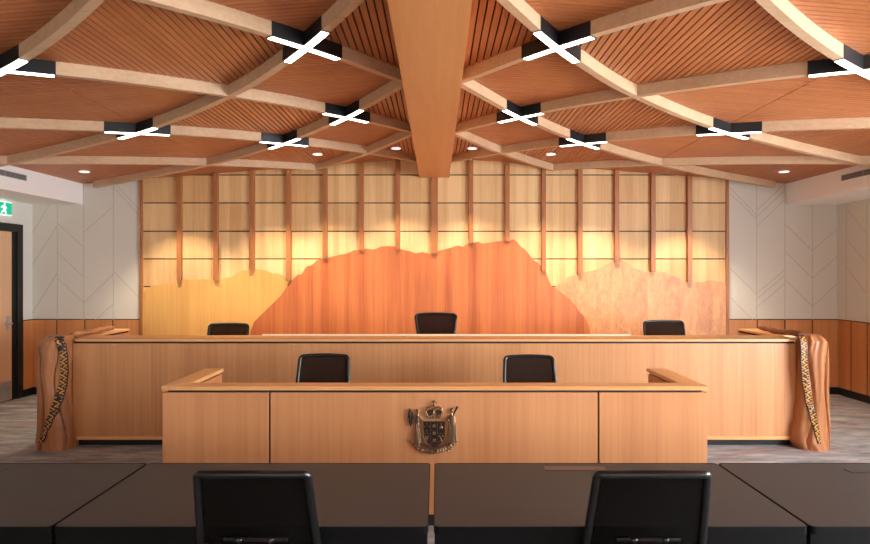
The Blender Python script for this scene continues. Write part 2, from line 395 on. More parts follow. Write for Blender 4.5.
def runs(fn, t0, t1, step=.012):
    out = []; st = None; t = t0
    while t < t1:
        if fn(t):
            if st is None: st = t
        elif st is not None: out.append((st, t)); st = None
        t += step
    if st is not None: out.append((st, t1))
    return [r for r in out if r[1]-r[0] > .03]
x = .16
while x < HB+.03:
    for a, c in runs(lambda d: cell(x, d) % 2 == 0, YC0, YC1): slat_box((x, a), (x, c), wd)
    x += pitch
y = YC0+.02
while y < YC1:
    for a, c in runs(lambda xx: cell(xx, y) % 2 == 1, .16, HB+.03):
        if a < 2.72 < c and a < 2.68 and c > 2.76 and cell(2.72, y) == 3:
            slat_box((a, y), (2.715, y), wd); slat_box((2.725, y), (c, y), wd)
        else: slat_box((a, y), (c, y), wd)
    y += pitch
struct('ceiling', cq, M['slat'])
q = MB()
for s in (-1, 1):
    q.quad_strip([[(CX, YC0-.2, PZ+DEP+.02), (CX, YC1+.15, PZ+DEP+.02)], [(CX+s*(HB+.8), YC0-.2, zs(HB+.8)+.016), (CX+s*(HB+.8), YC1+.15, zs(HB+.8)+.016)]])
struct('ceiling_backing', q, M['backing'])
# bulkheads
for n, (x0, x1, fx) in enumerate(((XL, CX-HB, 0), (CX+HB, XR, 0))):
    q = MB(); q.box(x0, x1, YF, YB+.03, 2.583, 3.25); struct('trim_%d' % (6+n), q, M['white'])
# central beam
t = tag(MB().build('central_beam', M['beam']), 'wide honey timber beam running down the middle of the ceiling', 'beam')
q = MB(); q.box(CX-.203, CX+.203, YF+.01, YB-.03, EYE+1.293, PZ+DEP+.01)
bpy.data.objects.remove(t); t = tag(q.build('central_beam', M['beam'], bevel=.004), 'wide honey timber beam running down the middle of the ceiling', 'beam')
# rib lattices
RW = .055
lat = {}
for s, lab in ((-1, 'curved pale timber rib lattice crossing the ceiling left of the central beam'), (1, 'curved pale timber rib lattice crossing the ceiling right of the central beam')):
    T = thing('ceiling_lattice', lab, 'ceiling beams', (CX+s*2.5, 4, PZ-.2)); lat[s] = T
    for fam in (1, -1):
        for k in range(-6, 6):
            pts = []; x = .2
            while x <= HB+.001:
                d = D0+k*P+fam*g(x)
                if YF+.3 <= d <= 8.07: pts.append((x, WY(d)))
                x += .045
            if len(pts) < 10: continue
            rows = []
            for i, (x, d) in enumerate(pts):
                a = pts[max(0, i-1)]; c = pts[min(len(pts)-1, i+1)]
                tx, ty = c[0]-a[0], c[1]-a[1]; l = math.hypot(tx, ty); nx, ny = -ty/l*RW/2, tx/l*RW/2
                zb = PZ-SL*x+(.0015 if fam < 0 else 0); zt = zs(x)+.012
                rows.append([(CX+s*(x-nx), d-ny, zb), (CX+s*(x+nx), d+ny, zb), (CX+s*(x+nx), d+ny, zt), (CX+s*(x-nx), d-ny, zt)])
            q = MB(); q.quad_strip(rows, True, True); part('rib', q, M['rib'], T, smooth=False)
# cross-shaped lamps in black sleeves at the rib crossings
def cross_lamp(s, x0, d0, label, arm=.272):
    t = thing('cross_lamp', label, 'ceiling light', (CX+s*x0, WY(d0), PZ-SL*x0-.012), 'cross-shaped ceiling lights at the rib crossings')
    sl = MB(); st = MB()
    for fam in (1, -1):
        e = .02; gp = (g(x0+e)-g(x0-e))/(2*e); ux = 1/math.hypot(1, gp)*arm
        P9 = lambda u_: [(x0-u_+2*u_*i/8, WY(d0+fam*(g(x0-u_+2*u_*i/8)-g(x0)))) for i in range(9)]
        for (mb, wid, zo0, zo1, ex) in ((sl, RW+.006, -.004, DEP+.004, 0), (st, RW-.008, -.0085, -.0035, -.006)):
            rows = []; pts = P9(ux+ex)
            for i, (x, d) in enumerate(pts):
                a = pts[max(0, i-1)]; c = pts[min(8, i+1)]
                tx, ty = c[0]-a[0], c[1]-a[1]; l = math.hypot(tx, ty); nx, ny = -ty/l*wid/2, tx/l*wid/2
                zb = PZ-SL*x+zo0+(.001 if fam < 0 else 0); zt = PZ-SL*x+zo1
                rows.append([(CX+s*(x-nx), d-ny, zb), (CX+s*(x+nx), d+ny, zb), (CX+s*(x+nx), d+ny, zt), (CX+s*(x-nx), d-ny, zt)])
            mb.quad_strip(rows, True, True)
    part('sleeve', sl, M['steel_black'], t); part('light_strip', st, M['led'], t)
side = {-1: 'left', 1: 'right'}
for s in (-1, 1):
    w_ = side[s]
    cross_lamp(s, .8, 3.84, 'large white cross light beside the central beam, nearest one on its %s' % w_)
    cross_lamp(s, .8, 5.52, 'white cross light beside the central beam, second one back on its %s' % w_)
    cross_lamp(s, 1.585, 6.36, 'smallest white cross light, farthest back of those %s of the beam' % w_)
    cross_lamp(s, 2.72, 5.52, 'white cross light midway between central beam and %s bulkhead' % w_)
    cross_lamp(s, 2.72, 3.84, 'white cross light cut off by the %s edge of the photo' % w_)
    for x0, d0, k in ((.8, 2.16, 'in the row over the near tables'), (2.72, 2.16, 'in the outer row above the tables'), (.8, .48, 'over the rear of the room'), (2.72, .48, 'in the outer row at the rear')):  # unseen lamps added out of frame to light the room
        cross_lamp(s, x0, d0, 'white cross light %s, %s of the beam' % (k, w_))
# recessed downlights washing the feature wall
for s in (-1, 1):
    for x0, lab in ((.47, 'small round recessed downlight nearest the central beam on its %s'), (1.44, 'small round recessed downlight beyond the farthest cross light, %s half'),
                    (2.12, None), (3.32, None), (4.315, 'small round recessed downlight beside the %s white bulkhead')):
        z = zs(x0)-.004; yy = 7.4
        spot(CX+s*x0, yy, z-.012, 150 if x0 < 4 else 10, 86, (1, .83, .62), blend=.5, tilt=math.radians(3) if x0 < 4 else 0)
        if lab:
            t = thing('downlight', lab % side[s], 'ceiling light', (CX+s*x0, yy, z), 'round recessed downlights')
            q = MB(); q.lathe((CX+s*x0, yy, z), [(.047, .006), (.06, .004), (.06, -.004), (.048, -.006), (.046, .004)], 28); part('ring', q, M['signwhite'], t, smooth=True)
            q = MB(); q.lathe((CX+s*x0, yy, z), [(.045, .003), (.045, -.001)], 24); part('lens', q, M['spotface'], t)
# vents on the bulkheads
for s, X, y0, y1 in ((-1, CX-HB, 5.9, 7.04), (1, CX+HB, 5.9, 7.04)):
    t = thing('air_vent', 'long grey slotted air vent on the %s bulkhead' % side[s], 'vent', (X, (y0+y1)/2, 2.72))
    q = MB(); a, c = sorted((X-s*.002, X-s*.004)); q.box(a, c, y0+.01, y1-.01, 2.74, 2.785); part('backing', q, M['vent_dark'], t)
    q = MB(); a, c = sorted((X-s*.001, X-s*.012))
    q.box(a, c, y0, y1, 2.785, 2.795); q.box(a, c, y0, y1, 2.73, 2.74); q.box(a, c, y0, y0+.01, 2.74, 2.785); q.box(a, c, y1-.01, y1, 2.74, 2.785); q.box(a, c, 6.68, 6.695, 2.74, 2.785)
    part('frame', q, M['grille'], t)
    q = MB()
    for i in range(3): q.box(a, c, y0+.01, y1-.01, 2.748+i*.012, 2.753+i*.012)
    part('slat', q, M['grille'], t)

# ------------------------------------------------------------------ feature wall
def pw(ox, pts): return [(W(ox+x/2.9, 0, YB)[0], W(0, 170+y/2.9, YB)[2]) for x, y in pts]
ridge_c = pw(140, [(322,470),(333,440),(372,402),(410,365),(440,322),(458,304),(470,302),(485,280),(500,276),(515,262),(540,253),(552,254),(580,246),(600,243),(622,233),(640,232),(655,228),(680,231),(700,222),(720,221),(742,222),(760,231),(780,235),(800,242),(820,238),(840,243),(856,238)]) + \
          pw(430, [(12,238),(40,231),(60,226),(80,219),(95,223),(110,213),(125,212),(140,208),(150,214),(165,212),(190,208),(215,205),(226,208),(240,201),(250,207),(262,222),(276,232),(290,250),(300,262),(310,268),(325,282),(334,292),(340,312),(350,335),(375,352),(400,372),(420,392),(430,408),(445,424),(455,443),(462,470)])
ridge_l = pw(140, [(5,358),(20,346),(40,334),(60,334),(80,328),(100,328),(112,320),(125,315),(150,318),(190,316),(220,319),(250,313),(270,310),(284,298),(295,292),(314,290),(330,285),(350,289),(370,292),(385,300),(400,300),(418,306),(430,314),(441,320),(450,330)])
ridge_r = pw(430, [(345,342),(365,338),(380,326),(400,310),(420,304),(440,298),(470,292),(490,288),(505,278),(520,270),(532,266),(540,259),(550,258),(565,268),(580,274),(592,286),(605,288),(620,295),(650,293),(680,297),(700,305),(715,311),(740,321),(765,325),(790,325),(800,321),(815,319),(830,324),(845,325),(857,331)])
def top_at(x):
    best = 0
    for R_ in (ridge_l, ridge_c, ridge_r):
        for (a, za), (c, zc) in zip(R_[:-1], R_[1:]):
            if a <= x <= c and c > a: best = max(best, za+(zc-za)*(x-a)/(c-a))
    return best
T = thing('feature_wall', 'honey timber feature wall of framed panels with three layered mountain shapes', 'wall panelling', (CX, YB, 0))
q = MB(); q.box(FWL, FWR, YB+.002, YB+.0295, .0, 3.27); part('backing', q, M['black'], T)
zl = [.0, .4, .78, 1.085, 1.465, 1.841, 2.217, 2.602, 2.982, 3.27]
q = MB()
for i in range(-8, 8):
    a, c = (CX+j*(.4928 if abs(j) < 8 else .4994) for j in (i, i+1))
    for z0, z1 in zip(zl[:-1], zl[1:]): q.box(a+.002, c-.002, YB-.018, YB+.001, z0+(.008 if z0 else 0), z1-.007)
part('panelling', q, M['panel'], T)
for name, R_, y0, m in (('left_mountain', ridge_l, .030, 'mount_yellow'), ('right_mountain', ridge_r, .030, 'mount_burl'), ('central_mountain', ridge_c, .038, 'mount_orange')):
    pts = list(R_)
    x0 = max(FWL+.03, R_[0][0]); x1 = min(FWR-.03, R_[-1][0])
    if name == 'right_mountain': pts = [(R_[0][0]-.1, .3)]+pts+[(x1, .3)]
    elif name == 'left_mountain': pts = [(x0, .3)]+pts+[(R_[-1][0]+.1, .3)]
    else: pts = [(pts[0][0]-.12, .3)]+pts+[(pts[-1][0]+.12, .3)]
    pts = [(max(FWL+.03, min(FWR-.03, a)), z) for a, z in pts]
    q = MB(); q.prism(pts, YB-.018, YB-y0, lambda a, z, h: (a, h, z))
    o = part(name, q, M[m], T)
    bm = bmesh.new(); bm.from_mesh(o.data); bmesh.ops.triangulate(bm, faces=[f for f in bm.faces if len(f.verts) > 4]); bm.to_mesh(o.data); bm.free()
for k in range(-8, 9):
    x = CX+k*(.4928 if abs(k) < 8 else .4994)
    edge = abs(k) == 8
    hw = .03 if not edge else .02
    if k == 0: hw = .046
    if edge: x -= (.02 if k > 0 else -.02)
    z0 = .0 if edge else top_at(x)-.005
    if not edge: z0 = min(top_at(x-hw), top_at(x+hw))-.004
    q = MB(); q.box(x-hw, x+hw, YB-(.075 if not edge else .04), YB-(.0182 if not edge else -.001), z0, 3.26 - .075*abs(k)*.5+.02)
    part('batten', q, M['batten'], T, bevel=.002, seg=1)

# ------------------------------------------------------------------ high bench
HZ = 1.022
T = thing('judges_bench', 'long high timber bench with curved cap and side wings before the mountain wall', 'bench', (CX, 5.9, 0))
bx0, bx1, by = -3.46, 3.41, 5.70
q = MB(); q.box(bx0+.02, bx1-.02, by+.06, by+.10, 0, .16); part('kick_recess', q, M['kick'], T)
q = MB(); q.box(bx0, bx1, by, by+.04, .075, HZ-.042); part('front_panel', q, M['bench'], T, bevel=.003)
q = MB(); q.box(bx0, bx1, by-.006, by+.03, .068, .098); part('bottom_rail', q, M['cap'], T)
q = MB(); q.box(bx0+.01, bx1-.01, by+.012, by+.3, HZ-.046, HZ-.0225); part('shadow_gap', q, M['black'], T)
def roundrect(x0, x1, y0, y1, rs):   # rs radii at (x0y0, x1y0, x1y1, x0y1)
    out = []
    for (cx, cy, sx_, sy_, a0), r in zip(((x0, y0, 1, 1, PI), (x1, y0, -1, 1, 1.5*PI), (x1, y1, -1, -1, 0), (x0, y1, 1, -1, .5*PI)), rs):
        if r == 0: out.append((cx, cy)); continue
        for i in range(9):
            a = a0+i*PI/16; out.append((cx+sx_*r+r*math.cos(a), cy+sy_*r+r*math.sin(a)))
    return out
q = MB(); q.prism(roundrect(bx0-.03, bx1+.03, by-.015, 6.05, (.10, .10, 0, 0)), HZ-.022, HZ); part('cap', q, M['cap'], T, bevel=.004)
q = MB(); q.box(-1.75, 1.94, 6.0, 6.045, HZ+.001, HZ+.013); part('upstand', q, M['paper'], T)  # thin strip imitating the brightly lit back of the cap by colour
q = MB(); q.box(bx0+.3, bx1-.3, 6.06, 6.40, .70, .735); part('worktop', q, M['cap'], T)
for s, xi, xo in ((-1, -3.47, -3.70), (1, 3.39, 3.62)):
    a, c = sorted((xi, xo))
    q = MB(); q.box(a, c, 6.053, 6.78, HZ-.022, HZ); part('wing_cap', q, M['capy'], T, bevel=.004)
    q = MB(); q.box(a+.012, c-.012, 6.053, 6.765, HZ-.040, HZ-.0225); part('shadow_gap', q, M['black'], T)
    q = MB(); q.box(a+.004, c-.004, 5.80, 6.772, .0, HZ-.041); part('wing_panel', q, M['bench'], T, bevel=.002)
q = MB(); q.box(-3.38, 3.3, 6.32, YB-.06, 0, .12); struct('floor_platform', q, M['carpet'])

# ------------------------------------------------------------------ carved end posts
def carved_post(s, label, ext, band, name='carved_post'):
    """ext: list of (z, xl, xr); folds run down the front; band: list of (z, x, halfwidth)"""
    T = thing(name, label, 'carved post', ((ext[0][1]+ext[0][2])/2, 5.66, 0))
    def lerp(tab, z):
        for A, B in zip(tab[:-1], tab[1:]):
            lo, hi = sorted((A[0], B[0]))
            if lo <= z <= hi:
                t = (z-A[0])/(B[0]-A[0]) if B[0] != A[0] else 0; t = t*t*(3-2*t)
                return [a+(b_-a)*t for a, b_ in zip(A[1:], B[1:])]
        return list(tab[0][1:]) if abs(z-tab[0][0]) < abs(z-tab[-1][0]) else list(tab[-1][1:])
    ZT = ext[-1][0]
    def front(u, z):
        e = (1-abs(2*u-1)**4.5)**.5 if abs(2*u-1) < 1 else 0
        y = 5.68-.125*e
        w1 = u+.16*math.sin(z*3.1+.4*s)+.05*math.sin(z*9)
        y += -.012*math.cos(w1*2*PI*1.6)*e - .004*math.sin(w1*2*PI*4.3+z*5*s)*e
        d = abs(u-(.22+.13*math.sin(z*4.2)))                      # a deep fold
        y += .030*math.exp(-(d/.035)**2)*e
        d = abs(u-(.80+.09*math.sin(z*5.2+1.3)))
        y += .026*math.exp(-(d/.03)**2)*e
        top = max(0, (z-(ZT-.07))/.07); y += .05*top*top*e
        low = max(0, (.12-z)/.12); y -= .012*low*e
        return y
    def back(u, z):
        e = (1-abs(2*u-1)**4.5)**.5 if abs(2*u-1) < 1 else 0
        return 5.68+.012+.10*e
    rows = []; NZ = 90; NU = 44
    for i in range(NZ+1):
        z = ZT*i/NZ; xl, xr = lerp(ext, z)
        r = [(xl+(xr-xl)*(.5-.5*math.cos(PI*j/NU)), front(.5-.5*math.cos(PI*j/NU), z), z) for j in range(NU+1)]
        r += [(xl+(xr-xl)*(.5-.5*math.cos(PI*j/NU)), back(.5-.5*math.cos(PI*j/NU), z), z) for j in range(NU, -1, -4)]
        rows.append(r)
    q = MB(); q.quad_strip(rows, True, True); part('body', q, M['carved'], T, smooth=True)
    def on(z, x, off):
        xl, xr = lerp(ext, z); u = min(.98, max(.02, (x-xl)/(xr-xl)))
        ys_ = min(front(min(.98, max(.02, u+k)), z) for k in (-.05, 0, .05))
        return (x, ys_-off, z)
    q = MB(); rows = []; zb0, zb1 = band[-1][0], band[0][0]; n = 60
    for i in range(n+1):
        z = zb1+(zb0-zb1)*i/n; x, hw = lerp(band, z)
        rows.append([on(z, x-hw, -.004), on(z, x-hw, .006), on(z, x, .007), on(z, x+hw, .006), on(z, x+hw, -.004)])
    q.quad_strip(rows); part('inlay_band', q, M['purple'], T)
    q = MB(); h = .030 if s < 0 else .025; z = zb1-.012; k = 0
    while z-h > zb0:
        x, hw = lerp(band, z-h/2); hw *= .86; sg = 1 if k % 2 else -1
        # zigzag bar and a small triangle per bay
        for (P4) in ([(z, x-sg*hw), (z-.013, x-sg*hw), (z-h-.010, x+sg*hw*.3), (z-h+.006, x+sg*hw*.3)],
                     [(z-.004, x+sg*hw*.25), (z-.004, x+sg*hw), (z-h*.62, x+sg*hw)]):
            b_ = len(q.v); q.v += [on(a, c, .0095) for a, c in P4]; q.f.append(tuple(range(b_, b_+len(P4))))
        z -= h; k += 1
    part('inlay_pattern', q, M['yellow'], T)
    return T
pp = lambda ox, oy, u, v: (W(ox+u/3.886, oy+v/3.886, 5.57)[2], W(ox+u/3.886, oy+v/3.886, 5.66)[0])
extL = []
for v, a, c in ((512,34,172),(470,32,172),(420,36,165),(360,37,158),(300,38,154),(240,36,148),(200,40,150),(150,45,156),(120,40,156),(100,40,156),(80,50,156),(66,62,150)):
    z, xl = pp(30, 320, a, v); _, xr = pp(30, 320, c, v); extL.append((max(z, 0), xl, xr))
extL[0] = (0,)+extL[0][1:]
ppb = lambda ox, oy, u, v: (W(0, oy+v/3.886, 5.56)[2], W(ox+u/3.886, 0, 5.565)[0])
bandL = [ppb(30, 320, u, v)+(h,) for v, u, h in ((66,105,.028),(100,120,.030),(150,128,.032),(200,130,.034),(250,124,.034),(300,112,.034),(350,98,.033),(400,78,.032),(440,60,.031),(475,44,.028))]
extR = []
for v, a, c in ((512,102,222),(480,88,226),(440,88,226),(380,100,224),(300,108,222),(200,112,222),(120,117,220),(90,120,216),(76,124,208),(62,130,196)):
    z, xl = pp(770, 320, a, v); _, xr = pp(770, 320, c, v); extR.append((max(z, 0), xl, xr))
extR[0] = (0,)+extR[0][1:]
bandR = [ppb(770, 320, u, v)+(h,) for v, u, h in ((60,136,.030),(150,137,.030),(230,141,.030),(300,150,.029),(380,164,.027),(430,176,.024),(478,184,.014))]
carved_post(-1, 'carved timber post with black and gold zigzag band, left end of the high bench', extL, bandL)
carved_post(1, 'carved timber post with purple and yellow patterned band, right end of high bench', extR, bandR)
def rod(s, a, c, label):
    t = thing('carved_rod', label, 'carving', ((a[0]+c[0])/2, (a[1]+c[1])/2, HZ))
    A, B = Vector(a), Vector(c); q = MB(); pts = []; rr = []
    for i in range(25):
        f = i/24; pts.append(A.lerp(B, f)+Vector((0, 0, .004*math.sin(f*9)))); r = .031-.008*f
        if 14 <= i <= 16: r *= 1.18
        if i in (20,): r *= 1.2
        if i in (0, 24): r *= .6
        rr.append(r)
    q.tube(pts, rr, 14); part('shaft', q, M['rod'] if s > 0 else M['carved'], t, smooth=True)
    q = MB(); p = A.lerp(B, .63); q.tube([p-(B-A).normalized()*.012, p+(B-A).normalized()*.012], .027, 16); part('collar', q, M['chrome'] if s > 0 else M['rod'], t, smooth=True)
rod(-1, (-3.55, 5.83, HZ+.031), (-3.50, 6.50, HZ+.032), 'carved timber rod lying on the high bench behind the left post')
rod(1, (3.54, 5.83, HZ+.031), (3.49, 6.50, HZ+.032), 'carved timber rod with pale collar lying behind the right post')

# ------------------------------------------------------------------ low front desk
LY = 3.9; LZ = .914; lx0, lx1 = -1.785, 1.757
T = thing('clerks_desk', 'lower timber desk with wings and coat of arms on its front', 'desk', (-.02, 4.2, 0))
q = MB(); q.box(lx0+.03, lx1-.03, LY+.02, LY+.036, 0, LZ-.028); part('core', q, M['black'], T)
s1, s2 = (269.5-437)/600*LY, (598.5-437)/600*LY
for a, c in ((lx0, s1), (s1, s2), (s2, lx1)):
    q = MB(); q.box(a+(.006 if a > lx0 else 0), c-(.006 if c < lx1 else 0), LY, LY+.02, .08, LZ-.041); part('front_panel', q, M['bench2'], T, bevel=.0015, seg=1)
q = MB(); q.prism([(lx0-.005, LY-.01), (lx1+.005, LY-.01), (lx1-.14, 4.03), (lx0+.14, 4.03)], LZ-.026, LZ); part('front_cap', q, M['cap'], T, bevel=.003)
for s, xo in ((-1, lx0), (1, lx1)):
    q = MB(); q.prism([(xo+s*.005, LY-.0095), (xo+s*.005, 4.63), (xo-s*.14, 4.63), (xo-s*.14, 4.0305)] if s > 0 else [(xo-.005, LY-.0095), (xo+.14, 4.0305), (xo+.14, 4.63), (xo-.005, 4.63)], LZ-.026, LZ+.0005); part('wing_cap', q, M['capy'], T, bevel=.003)
    a, c = sorted((xo-s*.015, xo-s*.12))
    q = MB(); q.box(a, c, LY+.04, 4.60, LZ-.037, LZ-.0265); part('shadow_gap', q, M['black'], T)
    a, c = sorted((xo, xo-s*.135)); q = MB(); q.box(a, c, LY+.021, 4.61, 0, LZ-.038); part('wing_panel', q, M['bench2'], T, bevel=.002)
q = MB(); q.box(lx0+.14, lx1-.14, 4.06, 4.60, .705, .735); part('worktop', q, M['cap'], T)

# coat of arms
def arms():
    yc = LY-.001
    def E(u, v): x, _, z = W(390+u/7.256, 390+v/7.256, LY-.01); return x, z
    px = 1/7.256/600*LY
    T = thing('coat_of_arms', 'bronze relief coat of arms with crown, shield and two figures', 'emblem', (E(315, 420)[0], yc, E(0, 440)[1]))
    def pill(q, a, c, ra, rb, depth=.012, lift=0, n=10):      # flattened relief capsule between two points
        (xa, za), (xb, zb) = E(*a), E(*c); pts = []; rr = []
        q2 = MB(); q2.tube([(xa, 0, za), (xa+(xb-xa)*.03, 0, za+(zb-za)*.03), ((xa+xb)/2, 0, (za+zb)/2), (xb, 0, zb)], [ra*px*.7, ra*px, (ra+rb)/2*px, rb*px], n)
        b_ = len(q.v); sc = depth/(max(ra, rb)*px)
        q.v += [(x, yc-.004-lift-depth*.3+y*min(sc, 1.2), z) for x, y, z in q2.v]; q.f += [tuple(b_+i for i in f) for f in q2.f]
    def dot(q, c, rx, rz, depth=.01, lift=0):
        x, z = E(*c); q.ball((x, yc-.003-lift, z), rx*px, depth, rz*px, 10, 6)
    # shield
    q = MB(); out = [(243,226),(400,226),(400,240),(398,250),(398,300),(396,340),(380,375),(352,400),(320,412),(288,400),(260,375),(244,340),(242,300),(242,250)]
    q.prism([E(*p) for p in out], yc, yc-.018, lambda a, z, h: (a, h, z)); part('shield', q, M['bronze_dark'], T, bevel=.002)
    q = MB(); L2 = .018
    q.tube([(E(u, v)[0], yc-L2, E(u, v)[1]) for u, v in out], .0018, 6, closed=True)
    for a, c in (((296,228),(296,404)), ((344,228),(344,404)), ((243,312),(296,312)), ((344,312),(397,312))):
        q.tube([(E(*a)[0], yc-L2, E(*a)[1]), (E(*c)[0], yc-L2, E(*c)[1])], .0013, 6)
    for (u, v) in ((268,244),(253,262),(284,262),(268,290)):       # four stars
        x, z = E(u, v); pts = [(x+math.sin(i*PI/5)*(7 if i % 2 == 0 else 3)*px, z+math.cos(i*PI/5)*(7 if i % 2 == 0 else 3)*px) for i in range(10)]
        q.prism(pts, yc-L2+.001, yc-L2-.003, lambda a, z_, h: (a, h, z_))
    for v in (255, 308, 360):                                        # three ships
        pill(q, (308, v+10), (332, v+10), 4, 4, .005, L2-.004); pill(q, (320, v+8), (320, v-14), 2, 1.5, .004, L2-.004)
        dot(q, (314, v-2), 5, 7, .004, L2-.002); dot(q, (327, v-2), 5, 7, .004, L2-.002)
    dot(q, (370,268), 14, 9, .005, L2-.002); pill(q, (370,262), (370,238), 3, 3, .004, L2-.004); dot(q, (362,280), 3, 8, .004, L2-.002); dot(q, (378,280), 3, 8, .004, L2-.002)   # fleece
    for k in (-1, 0, 1): pill(q, (268, 372), (268+k*11, 330), 3, 4, .005, L2-.004)                                                              # sheaf
    for a, c in (((356,378),(382,330)), ((382,372),(356,330))): pill(q, a, c, 3, 3, .005, L2-.004)
    pill(q, (350,334), (364,326), 5, 5, .005, L2-.004); pill(q, (374,326), (390,336), 5, 5, .005, L2-.004)   # crossed hammers
    part('charges', q, M['bronze'], T, smooth=True)
    # crown
    q = MB()
    q.prism([E(*p) for p in ((268,180),(372,180),(366,207),(274,207))], yc, yc-.016, lambda a, z, h: (a, h, z))
    for sg in (-1, 1):
        cu = 320+sg*36
        for k in range(9):
            a0 = PI*k/8; a1 = PI*(k+.9)/8
            P_ = lambda a: (cu-sg*6+34*math.cos(a), 152-28*math.sin(a)+ (12 if math.cos(a)*sg > .9 else 0))
            pill(q, P_(a0), P_(a1), 6, 6, .010, .004)
        pill(q, (320+sg*64, 152), (320+sg*48, 182), 6, 6, .010, .004); pill(q, (320+sg*6, 140), (320+sg*4, 180), 6, 6, .010, .004)
    for k in range(5): dot(q, (280+k*20, 194), 6, 5, .006, .014)
    for k in range(5): dot(q, (282+k*19, 172-(5 if k % 2 else 0)), 6, 9, .012, .004)
    dot(q, (320, 112), 9, 9, .012, .004)
    pill(q, (320,108), (320,74), 5, 6, .008, .004); pill(q, (304,88), (336,88), 5, 5, .008, .004)
    part('crown', q, M['bronze'], T, smooth=True)
    q = MB()
    for sg in (-1, 1): dot(q, (320+sg*30, 165), 22, 20, .006, .0)
    part('crown_cap', q, M['bronze_dark'], T, smooth=True)
    # figure on the left, in a long gown, holding a flag
    q = MB()
    dot(q, (202,156), 11, 14, .014, .006); dot(q, (202,147), 13, 10, .012, .006); pill(q, (202,166), (202,182), 6, 9, .010, .004)
    pill(q, (200,182), (198,240), 17, 14, .014, .004); pill(q, (198,235), (205,385), 15, 22, .012, .003)
    pill(q, (214,190), (232,214), 7, 6, .010, .006); pill(q, (232,214), (218,236), 6, 5, .010, .007)
    pill(q, (186,190), (172,212), 7, 6, .010, .006); pill(q, (172,212), (182,190), 5, 5, .010, .008)
    for k in range(4): pill(q, (192+k*5, 245), (186+k*13, 388), 2.5, 4, .006, .012)
    part('left_figure', q, M['bronze'], T, smooth=True)
    q = MB()
    pill(q, (140,126), (240,318), 3.2, 3.2, .006, .012)
    for k in range(5): pill(q, (146+k*5, 138+k*9), (134+k*9, [205,238,262,240,212][k]), 7, 7, .010, .004+.002*(k % 2))
    part('flag', q, M['bronze_dark'], T, smooth=True)
    # figure on the right, cloaked, holding a long staff
    q = MB()
    dot(q, (448,150), 12, 15, .014, .006); dot(q, (450,140), 13, 9, .012, .006); pill(q, (448,162), (448,180), 7, 11, .010, .004)
    pill(q, (450,182), (452,250), 24, 28, .015, .003); pill(q, (452,245), (450,375), 30, 36, .014, .002)
    pill(q, (428,190), (408,214), 8, 7, .010, .008); pill(q, (408,214), (438,226), 7, 6, .010, .010)
    for k in range(6): pill(q, (430+k*9, 235), (424+k*11, 378), 2.5, 3.5, .006, .013)
    dot(q, (440,388), 10, 8, .01, .004); dot(q, (462,388), 10, 8, .01, .004)
    part('right_figure', q, M['bronze'], T, smooth=True)
    q = MB(); pill(q, (462,170), (490,118), 4, 8, .008, .010); pill(q, (436,232), (470,160), 3, 4, .006, .010); part('staff', q, M['bronze_dark'], T, smooth=True)
    # scroll and fern sprays underneath
    q = MB(); pts = [(222,392),(250,414),(285,428),(320,432),(355,428),(390,414),(418,392)]
    rows = []
    for i, (u, v) in enumerate(pts):
        x, z = E(u, v); x2, z2 = E(u+(320-u)*.06, v-17); rows.append([(x, yc, z), (x, yc-.016, z), (x2, yc-.020, z2), (x2, yc, z2)])
    q.quad_strip(rows, True, True); part('scroll', q, M['bronze'], T, smooth=True)
    q = MB()
    for sg in (-1, 1):
        prev = None
        for k in range(9):
            f = k/8; u = 320+sg*(8+f*158); v = 450-8*f-75*f**3
            if prev: pill(q, prev, (u, v), 5, 5, .008, .003)
            if k: pill(q, (u, v), (u-sg*4, v-22), 5, 2.5, .006, .006); pill(q, (u, v), (u+sg*14, v+12-f*8), 5, 2.5, .006, .004)
            prev = (u, v)
    for (u, v) in ((200,425),(228,437),(205,405),(432,400),(440,425),(420,437),(300,448),(340,448),(320,455)): dot(q, (u, v), 12, 9, .014, .004)
    part('fern_spray', q, M['bronze'], T, smooth=True)
arms()

# ------------------------------------------------------------------ tables in front
TZ = .73; TN, TF = 2.174, 2.905
def table(x0, x1, label, rs):
    T = thing('conference_table', label, 'table', ((x0+x1)/2, (TN+TF)/2, 0), 'dark tables pushed together in a row')
    q = MB(); q.prism(roundrect(x0+.003, x1-.003, TN+.003, TF-.014, rs), TZ-.004, TZ+.0006); part('tabletop', q, M['desk'], T)
    q = MB(); q.prism(roundrect(x0, x1, TN, TF, rs), TZ-.028, TZ); part('edge_band', q, M['deskedge'], T)
    q = MB(); q.box(x0+.12, x1-.12, TF-.16, TF-.14, .35, TZ-.029); part('modesty_panel', q, M['deskedge'], T)
    q = MB(); q.box(x0+.003, x1-.003, TN+.012, TN+.04, .61, TZ-.029); part('rail', q, M['deskedge'], T)  # black strip added in place of the deep shade under the table
    for a in (x0+.07, x1-.12):
        for y in (TN+.06, TF-.11):
            q = MB(); q.box(a, a+.05, y, y+.05, .0, TZ-.029); part('leg', q, M['deskedge'], T, bevel=.004)
    return T
r = .02
sp = 1.375
m0 = -.022
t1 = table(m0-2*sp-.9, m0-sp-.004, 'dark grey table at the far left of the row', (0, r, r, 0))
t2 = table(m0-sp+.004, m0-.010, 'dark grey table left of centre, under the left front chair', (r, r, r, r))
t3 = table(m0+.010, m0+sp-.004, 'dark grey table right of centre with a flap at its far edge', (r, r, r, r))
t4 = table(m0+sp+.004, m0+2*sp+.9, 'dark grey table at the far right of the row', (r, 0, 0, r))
q = MB(); q.prism([(.505, 2.79), (.79, 2.79), (.79, 2.845), (.505, 2.845)], TZ+.0008, TZ+.004); o = part('cable_flap', q, plain('flap_timber_tone', (92,70,58), .4), t3); o['label'] = 'brown cable flap'
